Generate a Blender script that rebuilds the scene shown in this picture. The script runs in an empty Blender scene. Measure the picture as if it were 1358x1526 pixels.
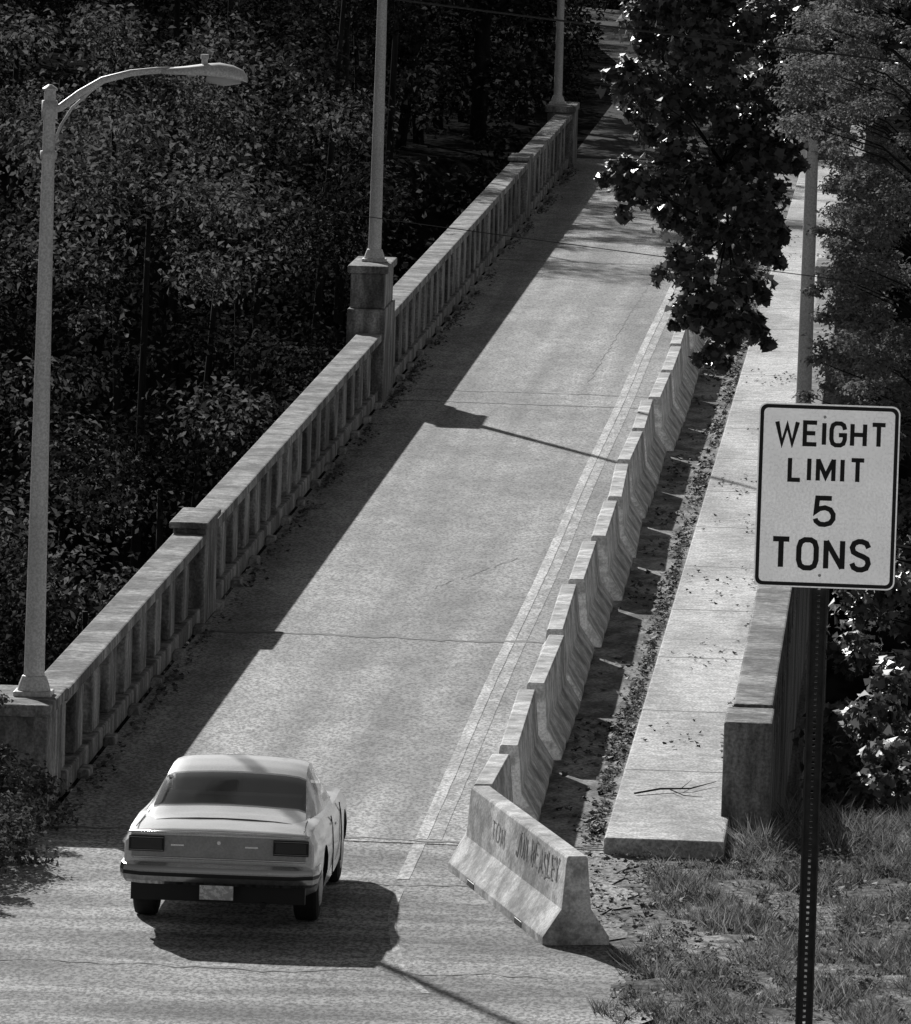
import bpy, math, random
import numpy as np
from mathutils import Vector, Matrix
random.seed(7)
RNG=np.random.default_rng(11)
scene=bpy.context.scene
COL=scene.collection

# ------------------------------------------------------------------ camera
F=13500.0; ROLL=math.radians(1.8); H=11.2
vx,vy=716.0,1196.0
th=math.atan((vx*math.sin(ROLL)+vy*math.cos(ROLL))/F)
Yc=Vector((vx,vy,-F)).normalized()
Zc=Vector((math.sin(ROLL)*math.cos(th),math.cos(ROLL)*math.cos(th),math.sin(th)))
Xc=Yc.cross(Zc)
R=Matrix((Xc,Yc,Zc))
cam_d=bpy.data.cameras.new("camera"); cam=bpy.data.objects.new("camera",cam_d); COL.objects.link(cam)
cam.matrix_world=Matrix.Translation((0,0,H))@R.to_4x4()
cam_d.sensor_fit='VERTICAL'; cam_d.sensor_height=36.0; cam_d.sensor_width=32.0
cam_d.lens=F/1526.0*36.0
cam_d.clip_start=1.0; cam_d.clip_end=3000
scene.camera=cam

# ------------------------------------------------------------------ world + sun
scene.view_settings.view_transform='Standard'; scene.view_settings.look='None'
scene.view_settings.exposure=0; scene.view_settings.gamma=1
EL=math.radians(24.5); sh=Vector((0.371,-0.929,0)).normalized()
w=bpy.data.worlds.new("World"); scene.world=w; w.use_nodes=True
nt=w.node_tree; nt.nodes.clear()
sky=nt.nodes.new('ShaderNodeTexSky'); sky.sky_type='NISHITA'; sky.sun_disc=False
sky.sun_elevation=EL; sky.sun_rotation=math.atan2(-sh.x,-sh.y)
bw=nt.nodes.new('ShaderNodeRGBToBW'); bg=nt.nodes.new('ShaderNodeBackground'); bg.inputs[1].default_value=0.05
o=nt.nodes.new('ShaderNodeOutputWorld')
nt.links.new(sky.outputs[0],bw.inputs[0]); nt.links.new(bw.outputs[0],bg.inputs[0]); nt.links.new(bg.outputs[0],o.inputs[0])
sd=bpy.data.lights.new("sun",'SUN'); sd.energy=5.0; sd.angle=math.radians(0.6); sd.color=(1,0.995,0.985)
sun=bpy.data.objects.new("sun",sd); COL.objects.link(sun)
ld=Vector((sh.x*math.cos(EL),sh.y*math.cos(EL),-math.sin(EL)))
sun.rotation_euler=ld.to_track_quat('-Z','Y').to_euler(); sun.location=(-20,60,40)

# ------------------------------------------------------------------ materials
def mat(name,base=0.3,rough=0.8,metal=0.0,spec=0.4,layers=(),bump=0.0,bscale=30,trans=0.0,rand=0.0,coat=0.0,emis=0.0):
    m=bpy.data.materials.new(name); m.use_nodes=True; t=m.node_tree; t.nodes.clear()
    N=t.nodes.new; Lk=t.links.new
    out=N('ShaderNodeOutputMaterial'); p=N('ShaderNodeBsdfPrincipled')
    p.inputs['Roughness'].default_value=rough; p.inputs['Metallic'].default_value=metal
    p.inputs['Specular IOR Level'].default_value=spec; p.inputs['Coat Weight'].default_value=coat
    p.inputs['Coat Roughness'].default_value=0.08
    tc=N('ShaderNodeTexCoord')
    v=N('ShaderNodeValue'); v.outputs[0].default_value=base; cur=v.outputs[0]
    for (sc,st,lo,hi,amt,det) in layers:
        mp=N('ShaderNodeMapping'); mp.inputs['Scale'].default_value=st; Lk(tc.outputs['Object'],mp.inputs[0])
        nz=N('ShaderNodeTexNoise'); nz.inputs['Scale'].default_value=sc; nz.inputs['Detail'].default_value=det; nz.inputs['Roughness'].default_value=0.6
        Lk(mp.outputs[0],nz.inputs['Vector'])
        mr=N('ShaderNodeMapRange'); mr.inputs[1].default_value=lo; mr.inputs[2].default_value=hi
        mr.inputs[3].default_value=1-amt; mr.inputs[4].default_value=1+amt; Lk(nz.outputs[0],mr.inputs[0])
        mu=N('ShaderNodeMath'); mu.operation='MULTIPLY'; Lk(cur,mu.inputs[0]); Lk(mr.outputs[0],mu.inputs[1]); cur=mu.outputs[0]
    if rand>0:
        g=N('ShaderNodeNewGeometry'); mr=N('ShaderNodeMapRange'); mr.inputs[3].default_value=1-rand; mr.inputs[4].default_value=1+rand
        Lk(g.outputs['Random Per Island'],mr.inputs[0])
        mu=N('ShaderNodeMath'); mu.operation='MULTIPLY'; Lk(cur,mu.inputs[0]); Lk(mr.outputs[0],mu.inputs[1]); cur=mu.outputs[0]
    cb=N('ShaderNodeCombineColor')
    for i in range(3): Lk(cur,cb.inputs[i])
    Lk(cb.outputs[0],p.inputs['Base Color'])
    if emis>0:
        Lk(cb.outputs[0],p.inputs['Emission Color']); p.inputs['Emission Strength'].default_value=emis
    if bump>0:
        nz=N('ShaderNodeTexNoise'); nz.inputs['Scale'].default_value=bscale; nz.inputs['Detail'].default_value=4
        Lk(tc.outputs['Object'],nz.inputs['Vector'])
        b=N('ShaderNodeBump'); b.inputs['Strength'].default_value=bump; b.inputs['Distance'].default_value=0.02
        Lk(nz.outputs[0],b.inputs['Height']); Lk(b.outputs[0],p.inputs['Normal'])
    if trans>0:
        tr=N('ShaderNodeBsdfTranslucent'); Lk(cb.outputs[0],tr.inputs[0])
        mx=N('ShaderNodeMixShader'); mx.inputs[0].default_value=trans
        Lk(p.outputs[0],mx.inputs[1]); Lk(tr.outputs[0],mx.inputs[2]); Lk(mx.outputs[0],out.inputs[0])
    else: Lk(p.outputs[0],out.inputs[0])
    return m
def leafmat(name,base,trans,rand):
    m=bpy.data.materials.new(name); m.use_nodes=True; t=m.node_tree; t.nodes.clear(); N=t.nodes.new; Lk=t.links.new
    out=N('ShaderNodeOutputMaterial'); d=N('ShaderNodeBsdfDiffuse'); tr=N('ShaderNodeBsdfTranslucent'); mx=N('ShaderNodeMixShader'); mx.inputs[0].default_value=trans
    g=N('ShaderNodeNewGeometry'); mr=N('ShaderNodeMapRange'); mr.inputs[3].default_value=base*(1-rand); mr.inputs[4].default_value=base*(1+rand)
    Lk(g.outputs['Random Per Island'],mr.inputs[0]); Lk(mr.outputs[0],d.inputs[0]); Lk(mr.outputs[0],tr.inputs[0])
    Lk(d.outputs[0],mx.inputs[1]); Lk(tr.outputs[0],mx.inputs[2]); Lk(mx.outputs[0],out.inputs[0]); return m
G3=(1,1,1)
M_asph=mat("asphalt",0.285,0.85,spec=0.25,layers=[(1.0,(1.2,0.02,1),0.40,0.60,0.24,2),(0.5,(1,0.4,1),0.40,0.60,0.18,7),(2.4,(1,0.35,1),0.40,0.60,0.13,6),(30,(1,0.40,1),0.40,0.60,0.52,3)],bump=0.2,bscale=40)
M_street=mat("old_asphalt",0.27,0.9,spec=0.2,layers=[(0.55,(0.45,1.0,1),0.42,0.58,0.32,7),(1.6,(0.2,1.2,1),0.40,0.60,0.25,6),(30,(1,0.40,1),0.40,0.60,0.50,3)],bump=0.3,bscale=35)
M_conc=mat("weathered_concrete",0.25,0.9,spec=0.2,layers=[(1.3,(1,1,0.5),0.42,0.58,0.42,7),(7,(1,1,0.25),0.40,0.60,0.38,6),(30,G3,0.38,0.62,0.28,3)],bump=0.6,bscale=25)
M_walk=mat("sidewalk_concrete",0.54,0.9,spec=0.2,layers=[(0.6,(1,0.3,1),0.42,0.58,0.22,6),(5,G3,0.38,0.62,0.2,6),(34,(1,0.5,1),0.38,0.62,0.30,2)],bump=0.2,bscale=30)
M_bar=mat("barrier_concrete",0.55,0.88,spec=0.2,layers=[(1.5,(1,1,0.6),0.42,0.58,0.30,7),(6,(1,.6,1),0.42,0.58,0.26,7),(42,G3,0.36,0.64,0.2,2)],bump=0.35,bscale=22)
M_line=mat("worn_road_paint",0.52,0.85,spec=0.2,layers=[(2.5,(1,0.2,1),0.42,0.58,0.22,6),(30,(1,0.4,1),0.40,0.60,0.40,3)])
M_faint=mat("faint_road_paint",0.38,0.9,layers=[(4,(1,.3,1),0.42,0.58,0.25,6),(30,(1,.4,1),0.40,0.60,0.45,3)])
M_joint=mat("joint_tar",0.10,0.8)
M_dirt=mat("dirt",0.19,1.0,spec=0.1,layers=[(0.9,G3,0.42,0.58,0.5,6),(9,G3,0.40,0.60,0.6,6),(32,G3,0.38,0.62,0.4,3)],bump=0.8,bscale=12)
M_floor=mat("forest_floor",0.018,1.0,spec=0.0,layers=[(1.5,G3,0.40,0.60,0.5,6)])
M_gutter=mat("gutter_grit",0.24,0.95,spec=0.15,layers=[(2,(1,0.4,1),0.42,0.58,0.45,6),(26,G3,0.38,0.62,0.5,3)],bump=0.5,bscale=25)
M_steel=mat("galvanized_steel",0.60,0.5,metal=0.12,layers=[(3,(1,1,0.3),0.38,0.62,0.12,5),(45,G3,0.38,0.62,0.18,2)])
M_dark=mat("dark_steel",0.05,0.6,metal=0.3,layers=[(20,G3,0.3,0.7,0.3,3)])
M_signw=mat("sign_glow_white",0.80,0.45,layers=[(5,G3,0.38,0.62,0.05,5),(90,G3,0.38,0.62,0.10,2)],emis=0.30)  # even emission lifts the shaded face, imitating light returned by reflective sheeting
M_signb=mat("sign_black",0.012,0.5)
M_grass=leafmat("grass_blades",0.27,0.3,0.9)
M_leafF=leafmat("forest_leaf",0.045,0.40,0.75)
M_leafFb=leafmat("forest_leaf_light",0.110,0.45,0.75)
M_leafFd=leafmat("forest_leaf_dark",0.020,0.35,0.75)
M_leafM=mat("maple_leaf",0.11,0.42,spec=0.5,trans=0.25,rand=0.6)
M_leafL=leafmat("locust_leaf",0.27,0.38,0.55)
M_bush=leafmat("bush_leaf",0.14,0.3,0.65)
M_litter=mat("dead_leaf",0.12,0.8,rand=0.8)
M_bark=mat("bark",0.025,0.95,spec=0.1,layers=[(6,(1,1,0.2),0.38,0.62,0.5,5)])
M_wire=mat("wire",0.03,0.6)
M_paintc=mat("car_paint",0.78,0.26,metal=0.10,coat=0.6,layers=[(3,G3,0.38,0.62,0.06,4),(60,G3,.38,.62,.08,2)])
M_trim=mat("black_trim",0.015,0.5)
M_tail=mat("tail_lamp_lens",0.02,0.25,coat=0.4)
M_chrome=mat("chrome",0.34,0.12,metal=1.0)
M_chrome2=mat("chrome_bright",0.85,0.25,metal=0.85)
M_tyre=mat("tyre",0.02,0.9)
M_plate=mat("licence_plate",0.75,0.5,layers=[(30,G3,0.44,0.56,0.25,2)])
M_int=mat("car_interior",0.34,0.8)
M_glass=bpy.data.materials.new("tinted_glass"); M_glass.use_nodes=True
t=M_glass.node_tree; t.nodes.clear()
_o=t.nodes.new('ShaderNodeOutputMaterial'); _t=t.nodes.new('ShaderNodeBsdfTransparent'); _t.inputs[0].default_value=(.92,.92,.92,1)
_g=t.nodes.new('ShaderNodeBsdfGlossy'); _g.inputs['Roughness'].default_value=0.06; _g.inputs[0].default_value=(.9,.9,.9,1)
_f=t.nodes.new('ShaderNodeFresnel'); _f.inputs[0].default_value=1.5
_m=t.nodes.new('ShaderNodeMixShader'); t.links.new(_f.outputs[0],_m.inputs[0]); t.links.new(_t.outputs[0],_m.inputs[1]); t.links.new(_g.outputs[0],_m.inputs[2]); t.links.new(_m.outputs[0],_o.inputs[0])

# ------------------------------------------------------------------ mesh helpers
class MB:
    def __init__(s): s.v=[]; s.f=[]; s.m=[]
    def add(s,vs,fs,mi=0):
        b=len(s.v); s.v+= [tuple(p) for p in vs]; s.f+=[tuple(b+i for i in f) for f in fs]; s.m+=[mi]*len(fs)
    def box(s,x0,x1,y0,y1,z0,z1,mi=0):
        s.add([(x0,y0,z0),(x1,y0,z0),(x1,y1,z0),(x0,y1,z0),(x0,y0,z1),(x1,y0,z1),(x1,y1,z1),(x0,y1,z1)],
              [(0,3,2,1),(4,5,6,7),(0,1,5,4),(1,2,6,5),(2,3,7,6),(3,0,4,7)],mi)
    def tube(s,pts,rad,n=10,mi=0,caps=True,sq=1.0):
        pts=[Vector(p) for p in pts]; vs=[]; fs=[]
        if not hasattr(rad,'__len__'): rad=[rad]*len(pts)
        ref=None
        for i,p in enumerate(pts):
            d=(pts[min(i+1,len(pts)-1)]-pts[max(i-1,0)]).normalized()
            if ref is None: ref=Vector((1,0,0)) if abs(d.x)<0.8 else Vector((0,0,1))
            a=(ref-d*ref.dot(d)).normalized(); b=d.cross(a); ref=a
            for k in range(n):
                an=2*math.pi*k/n; vs.append(p+(a*math.cos(an)+b*math.sin(an)*sq)*rad[i])
        for i in range(len(pts)-1):
            for k in range(n):
                k2=(k+1)%n; fs.append((i*n+k,i*n+k2,(i+1)*n+k2,(i+1)*n+k))
        if caps: fs.append(tuple(range(n))[::-1]); fs.append(tuple((len(pts)-1)*n+k for k in range(n)))
        s.add(vs,fs,mi)
    def prism_y(s,prof,y0,y1,mi=0):
        n=len(prof); vs=[(x,y0,z) for x,z in prof]+[(x,y1,z) for x,z in prof]
        fs=[(i,(i+1)%n,n+(i+1)%n,n+i) for i in range(n)]+[tuple(range(n))[::-1],tuple(range(n,2*n))]
        s.add(vs,fs,mi)
    def build(s,name,mats,parent=None,bevel=0,smooth=False,loc=None,rot=None,fixn=True):
        me=bpy.data.meshes.new(name); me.from_pydata(s.v,[],s.f)
        for mm in mats: me.materials.append(mm)
        me.polygons.foreach_set('material_index',s.m)
        if smooth: me.polygons.foreach_set('use_smooth',[True]*len(s.f))
        me.update()
        if fixn:
            import bmesh
            bm=bmesh.new(); bm.from_mesh(me); bmesh.ops.recalc_face_normals(bm,faces=bm.faces); bm.to_mesh(me); bm.free()
        ob=bpy.data.objects.new(name,me); COL.objects.link(ob)
        if parent: ob.parent=parent
        if loc: ob.location=loc
        if rot: ob.rotation_euler=rot
        if bevel:
            b=ob.modifiers.new('b','BEVEL'); b.width=bevel; b.segments=2; b.limit_method='ANGLE'
        return ob
def empty(name,loc=(0,0,0),rot=(0,0,0)):
    e=bpy.data.objects.new(name,None); COL.objects.link(e); e.location=loc; e.rotation_euler=rot; return e

QUAD=np.array([(-.5,0),(-.1,-.27),(.5,0),(-.1,.27)])
MAPLE=np.array([(-.5,0),(-.28,-.5),(.05,-.24),(.3,-.42),(.22,-.12),(.55,0),(.22,.12),(.3,.42),(.05,.24),(-.28,.5)])
def leafmesh(name,C,N,S,shape,mt,parent=None,mi=None):
    C=np.asarray(C,float); n=len(C); k=len(shape)
    N=N/np.linalg.norm(N,axis=1,keepdims=True)
    r=RNG.normal(size=(n,3)); A=r-N*(r*N).sum(1,keepdims=True); A/=np.linalg.norm(A,axis=1,keepdims=True)
    B=np.cross(N,A); S=np.asarray(S).reshape(n,1,1)
    bend=(np.abs(shape[:,1])*0.5-np.abs(shape[:,0])*0.25)
    V=C[:,None,:]+S*(A[:,None,:]*shape[None,:,0:1]+B[:,None,:]*shape[None,:,1:2]+N[:,None,:]*bend[None,:,None])
    me=bpy.data.meshes.new(name); me.vertices.add(n*k); me.vertices.foreach_set('co',V.reshape(-1).astype(np.float32))
    me.loops.add(n*k); me.loops.foreach_set('vertex_index',np.arange(n*k,dtype=np.int32))
    me.polygons.add(n); me.polygons.foreach_set('loop_start',np.arange(0,n*k,k,dtype=np.int32)); me.polygons.foreach_set('loop_total',np.full(n,k,dtype=np.int32))
    if not isinstance(mt,(list,tuple)): mt=[mt]
    for q in mt: me.materials.append(q)
    if mi is not None: me.polygons.foreach_set('material_index',np.asarray(mi,dtype=np.int32))
    me.update(calc_edges=True); me.validate()
    ob=bpy.data.objects.new(name,me); COL.objects.link(ob)
    if parent: ob.parent=parent
    return ob
def unit(n):
    d=RNG.normal(size=(n,3)); return d/np.linalg.norm(d,axis=1,keepdims=True)
def clump(c,r,n,rz=0.7,up=0.6):
    d=unit(n); rr=(0.35+0.65*RNG.random((n,1))**0.6)
    P=np.array(c)+d*rr*np.array([r,r,r*rz])*(1+0.25*RNG.normal(size=(n,1)))
    Nn=d*0.5+np.array([0,0,up])+unit(n)*0.65
    return P,Nn
def crown(c,R,nc,nl,rz=0.8,cr=(0.22,0.42),up=0.6,low=-0.5):
    Ps=[];Ns=[];cen=[]
    for i in range(nc):
        d=unit(1)[0]
        while d[2]<low: d=unit(1)[0]
        cc=np.array(c)+d*np.array([R,R,R*rz])*(0.55+0.5*RNG.random())
        rr=R*(cr[0]+(cr[1]-cr[0])*RNG.random()); cen.append(cc)
        P,Nn=clump(cc,rr,nl,up=up); Ps.append(P);Ns.append(Nn)
    return np.vstack(Ps),np.vstack(Ns),cen
def limbs(mb,base,top,cen,r0):
    base=Vector(base); top=Vector(top)
    mid=base.lerp(top,0.5)+Vector((random.uniform(-.3,.3),random.uniform(-.2,.2),0))
    mb.tube([base,mid,top],[r0,r0*.8,r0*.35],9)
    for c in cen:
        c=Vector(c); s=base.lerp(top,random.uniform(0.65,0.95)); m=s.lerp(c,0.5)+Vector((0,0,0.12*(c-s).length))
        mb.tube([s,m,c],[r0*.28,r0*.17,r0*.05],6)

# ------------------------------------------------------------------ ground
def sm(t): t=max(0.,min(1.,t)); return t*t*(3-2*t)
def hgt(x,y):
    z=0.0
    if y<72: z=(72-y)*0.122 if y>-5 else 9.4
    d=sm((y-90.5)/16.0)*(1-sm((y-203)/16.0))
    z-=13*d
    if y>225: z+=sm((abs(x+5)-14)/60)*6
    return z
def axis(fine0,fine1,step,lim0,lim1):
    a=list(np.arange(fine0,fine1+1e-6,step)); s=step; v=fine1
    while v<lim1: s*=1.35; v+=s; a.append(v)
    s=step; v=fine0
    while v>lim0: s*=1.35; v-=s; a.insert(0,v)
    return a
xs=axis(-26,12,0.5,-900,900); ys=axis(70,235,0.5,-300,1800)
vs=[]
for y in ys:
    for x in xs:
        z=hgt(x,y)
        if 72<y<91 and (x>-2.2 or x<-9.2): z+=0.04*math.sin(x*3.1+y*1.7)+0.03*math.sin(x*7+y*5)+ (0.02 if x>-2.2 else 0)
        vs.append((x,y,z))
nx=len(xs); fs=[];ms=[]
for j in range(len(ys)-1):
    for i in range(nx-1):
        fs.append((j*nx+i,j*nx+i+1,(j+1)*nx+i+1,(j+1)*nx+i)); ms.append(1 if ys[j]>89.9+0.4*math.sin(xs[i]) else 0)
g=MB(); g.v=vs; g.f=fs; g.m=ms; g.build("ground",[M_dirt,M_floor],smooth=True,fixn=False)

def sheet(name,poly,z,m,parent=None):
    b=MB(); b.add([(x,y,z) for x,y in poly],[tuple(range(len(poly)))]); return b.build(name,[m],parent,fixn=False)
re_=[(-1.6,72.4)]
for y in np.arange(72.9,87.4,0.3): re_.append((-1.75-0.75*sm((y-73)/9)-.12*sm((y-84)/3)+.09*math.sin(y*2.7)+.07*math.sin(y*6.1)+random.uniform(-.05,.05),y))
poly=[(-2.86,87.7),(-8.35,87.7),(-8.38,85.5),(-8.45,84),(-8.7,82.8),(-9.4,82.0),(-11,81.4),(-14,81),(-80,80.6),(-80,72.4)]+re_
sheet("street",poly[::-1],0.012,M_street)
br=empty("bridge")
b=MB(); b.box(-8.35,-2.84,87.7,221,-0.7,0.02); b.build("roadway",[M_asph],br)
b=MB(); b.box(-8.9,-1.3,87.9,220.8,-1.5,-0.72)
for y in (106.9,143.1,180,212): b.box(-8.6,-1.5,y-.6,y+.6,-13.5,-1.52)
b.build("girders_and_piers",[M_conc],br)
b=MB(); b.box(-2.83,-1.66,87.5,221,-0.7,0.17)
b.build("sidewalk",[M_walk],br,bevel=0.02)
b=MB()
for y in list(np.arange(93.2,220,5.6)):
    b.box(-2.82,-1.67,y,y+0.04,0.1705,0.172)
b.build("sidewalk_joints",[M_joint],br)
b=MB(); b.box(-3.62,-2.845,87.8,220,0.021,0.026); b.build("gutter",[M_gutter],br)
sheet("road",[(-8.5,221),(-2.7,221),(-2.6,250),(-3.0,275),(-5,300),(-10,325),(-20,345),(-24,338),(-16,318),(-11,298),(-8.6,270)],0.03,mat("far_asphalt",0.05,0.95,spec=0.05,layers=[(2,G3,.4,.6,.2,5)]))  # far road coloured dark: the tree shade there is put into the asphalt
def crack(mb,x0,x1,y,wd,z=0.0245,j=0.12,n=70):
    yy=y; pts=[]
    for i in range(n+1):
        yy+=random.uniform(-j,j)*0.5; yy+= (y-yy)*0.1
        ww=wd*random.uniform(0.3,1.5); xx=x0+(x1-x0)*i/n
        pts.append((xx,yy-ww/2,yy+ww/2))
    vs=[(p[0],p[1],z) for p in pts]+[(p[0],p[2],z) for p in pts]; n1=n+1
    mb.add(vs,[(i,i+1,n1+i+1,n1+i) for i in range(n)])
b=MB()
crack(b,-8.3,-4.0,106.9,0.22); crack(b,-8.3,-4.0,143.1,0.16); crack(b,-8.3,-3.2,87.9,0.10); crack(b,-8.0,-4.2,145.6,0.08)
crack(b,-8.3,-4.0,180,0.25)
def dcrack(mb,x0,y0,x1,y1,wd,z=0.0245,n=24):
    P=[]
    for i in range(n+1):
        t_=i/n; P.append((x0+(x1-x0)*t_+random.uniform(-.03,.03),y0+(y1-y0)*t_+random.uniform(-.15,.15)))
    mb.add([(x-wd,y,z) for x,y in P]+[(x+wd,y,z) for x,y in P],[(i,i+1,n+1+i+1,n+1+i) for i in range(n)])
dcrack(b,-5.9,113,-5.0,117.5,0.006)
dcrack(b,-5.3,148,-5.1,176,0.006,n=60)
b.build("road_cracks",[M_joint],br,fixn=False)
b=MB(); crack(b,-7.2,-3.4,84.6,.05,z=.0165); crack(b,-9,-3.0,78.6,.04,z=.0165,j=.2)
b.build("street_cracks",[M_joint],fixn=False)
def stripe(mb,pts,wd,z):
    P=[Vector((x,y,0)) for x,y in pts]; L=[];Rr=[]
    for i,p in enumerate(P):
        d=(P[min(i+1,len(P)-1)]-P[max(i-1,0)]).normalized(); n=Vector((-d.y,d.x,0))*wd/2*random.uniform(.93,1.05)
        L.append((p.x-n.x,p.y-n.y,z)); Rr.append((p.x+n.x,p.y+n.y,z))
    k=len(P); mb.add(L+Rr,[(i,i+1,k+i+1,k+i) for i in range(k-1)])
def wl(y0,y1,x,st=0.6): return [(x+0.012*math.sin(y*.23),y) for y in np.arange(y0,y1,st)]
b=MB(); stripe(b,wl(88.0,232,-4.65),0.12,0.0243)
b.build("painted_line",[M_line],br,fixn=False)
b=MB(); stripe(b,wl(88.0,232,-4.515),0.13,0.0243); b.build("painted_line_faded",[M_faint],br,fixn=False)
b=MB(); stripe(b,wl(85,87.95,-4.65,.3),0.12,0.0165)
b.build("lane_marking",[M_line],fixn=False)
b=MB(); stripe(b,[(-4.62,84.2),(-4.62,83.4),(-4.6,82.5),(-4.53,81.5),(-4.45,80.5),(-4.35,79.5),(-4.22,78.5),(-4.0,77.5)],0.07,0.0165)
b.build("lane_marking",[M_faint],fixn=False)

# ------------------------------------------------------------------ parapets
def parapet_section(mb,y0,y1,zt,xi,xo):
    a,c=min(xi,xo),max(xi,xo)
    mb.box(a-0.03,c+0.03,y0,y1,0.0,0.22)
    mb.box(a+0.02,c-0.02,y0,y1,zt-0.24,zt-0.13)
    mb.box(a-0.04,c+0.07,y0,y1,zt-0.13,zt)
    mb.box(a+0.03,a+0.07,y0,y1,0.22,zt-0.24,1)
    n=max(1,round((y1-y0)/1.9)); p=(y1-y0)/n
    for i in range(n):
        yy=y0+i*p
        mb.box(a+0.072,c-0.03,yy,yy+p*0.42,0.22,zt-0.24)
b=MB()
XI,XO=-8.43,-8.72
parapet_section(b,90.4,107.6,1.11,XI,XO)
b.box(-8.76,-8.36,107.6,109.4,0,1.17); b.box(-8.80,-8.33,107.5,109.5,1.17,1.25)
parapet_section(b,109.4,142.3,1.13,XI,XO)
parapet_section(b,145.0,193.6,1.27,XI,XO)
b.box(-8.76,-8.36,193.6,195.4,0,1.30); b.box(-8.80,-8.33,193.5,195.5,1.30,1.38)
parapet_section(b,195.4,217.0,1.27,XI,XO)
b.box(-9.12,-8.42,88.8,90.4,0,1.0); b.box(-9.17,-8.38,88.7,90.45,1.0,1.12)
b.box(-8.93,-8.33,142.3,145.0,0,1.50); b.box(-8.90,-8.36,142.5,144.8,1.50,2.06); b.box(-8.95,-8.31,142.4,144.9,2.06,2.18)
b.box(-8.95,-8.31,217.0,219.5,0,1.3); b.box(-9.0,-8.28,216.9,219.6,1.3,1.45)
for y in np.arange(92,217,2.9): b.box(-8.40,-8.28,y,y+0.5,0.0,0.10)
b.build("concrete_parapet",[M_conc,mat("dark_slot_concrete",0.08,0.95,layers=[(6,(1,1,.4),.4,.6,.4,5)])],bevel=0.02)  # dark panel colour stands in for the gloom of open slots
b=MB()
b.box(-1.66,-1.30,89.6,220,-0.7,0.30); b.box(-1.61,-1.35,90.9,220,0.30,1.0); b.box(-1.68,-1.28,90.9,220,1.0,1.15)
b.box(-1.74,-1.26,89.5,90.9,-0.3,1.12)
for y in (118.5,158.5,198): b.box(-1.72,-1.22,y,y+2.2,0.3,1.32); b.box(-1.76,-1.18,y-.1,y+2.3,1.32,1.44)
for y in np.arange(93,218,1.75): b.box(-1.645,-1.305,y,y+0.7,0.30,1.0)
b.build("concrete_parapet",[M_conc],bevel=0.02)

# ------------------------------------------------------------------ jersey barriers
JP=[(-.305,0),(-.305,.075),(-.135,.33),(-.095,.79),(-.08,.81),(.08,.81),(.095,.79),(.135,.33),(.305,.075),(.305,0)]
def barrier(xc,yc,L,rz):
    b=MB(); b.prism_y(JP,-L/2,L/2)
    for q in (-L*.25,L*.25): b.box(-.309,-.30,q-.18,q+.18,.002,.06,1); b.box(.30,.309,q-.18,q+.18,.002,.06,1)
    return b.build("jersey_barrier",[M_bar,M_trim],bevel=0.014,loc=(xc,yc,0.022),rot=(random.uniform(-.003,.003),random.uniform(-.02,.02),rz))
barrier(-3.92,87.25,2.5,math.radians(-1.0))
y=89.0
for i in range(22):
    gap=random.uniform(.5,.75)
    L=5.72-gap; barrier(-3.86+random.uniform(-.045,.045),y+L/2+gap/2,L,math.radians(random.uniform(-.2,1.0))); y+=5.72
ex0,ey0,ex1,ey1=-3.96,85.9,-2.84,80.9
EB=barrier((ex0+ex1)/2,(ey0+ey1)/2,math.hypot(ex1-ex0,ey1-ey0),math.atan2((ex0-ex1),(ey0-ey1))*-1)
EB.location.z=0.014

# ------------------------------------------------------------------ stroke lettering
def oval(w):
    return [(w,.72),(w*.9,.92),(w*.68,1),(w*.32,1),(w*.1,.92),(0,.72),(0,.28),(w*.1,.08),(w*.32,0),(w*.68,0),(w*.9,.08),(w,.28)]
GL={'W':(.95,[[(0,1),(.24,0),(.475,.85),(.71,0),(.95,1)]]),'E':(.55,[[(.55,1),(0,1),(0,0),(.55,0)],[(0,.51),(.48,.51)]]),
'I':(0.0,[[(0,0),(0,1)]]),'G':(.62,[oval(.62)+[(.62,.47),(.34,.47)]]),'H':(.58,[[(0,0),(0,1)],[(.58,0),(.58,1)],[(0,.51),(.58,.51)]]),
'T':(.60,[[(0,1),(.6,1)],[(.3,0),(.3,1)]]),'L':(.5,[[(0,1),(0,0),(.5,0)]]),'M':(.74,[[(0,0),(0,1)],[(0,.98),(.37,.2),(.74,.98)],[(.74,1),(.74,0)]]),
'O':(.64,[oval(.64)+[(.64,.50),(.64,.72)],[(.64,.6),(.64,.72),(.576,.92)]]),'N':(.6,[[(0,0),(0,1)],[(0,.98),(.6,.02)],[(.6,0),(.6,1)]]),
'S':(.6,[[(.6,.78),(.52,.94),(.36,1),(.22,1),(.07,.93),(0,.78),(.05,.62),(.2,.54),(.42,.46),(.56,.38),(.6,.22),(.53,.06),(.38,0),(.22,0),(.07,.07),(0,.22)]]),
'5':(.6,[[(.54,1),(.06,1),(.02,.5),(.14,.6),(.32,.64),(.5,.57),(.6,.4),(.6,.22),(.5,.06),(.32,0),(.16,.01),(.03,.12),(0,.22)]]),
'J':(.5,[[(.5,1),(.5,.2),(.4,0),(.1,0),(0,.2)]]),'A':(.7,[[(0,0),(.35,1),(.7,0)],[(.14,.35),(.56,.35)]]),'B':(.55,[[(0,0),(0,1),(.4,1),(.5,.75),(.4,.52),(0,.52)],[(.4,.52),(.55,.28),(.42,0),(0,0)]]),
'Y':(.6,[[(0,1),(.3,.5),(.6,1)],[(.3,.5),(.3,0)]]),' ':(.3,[])}
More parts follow.
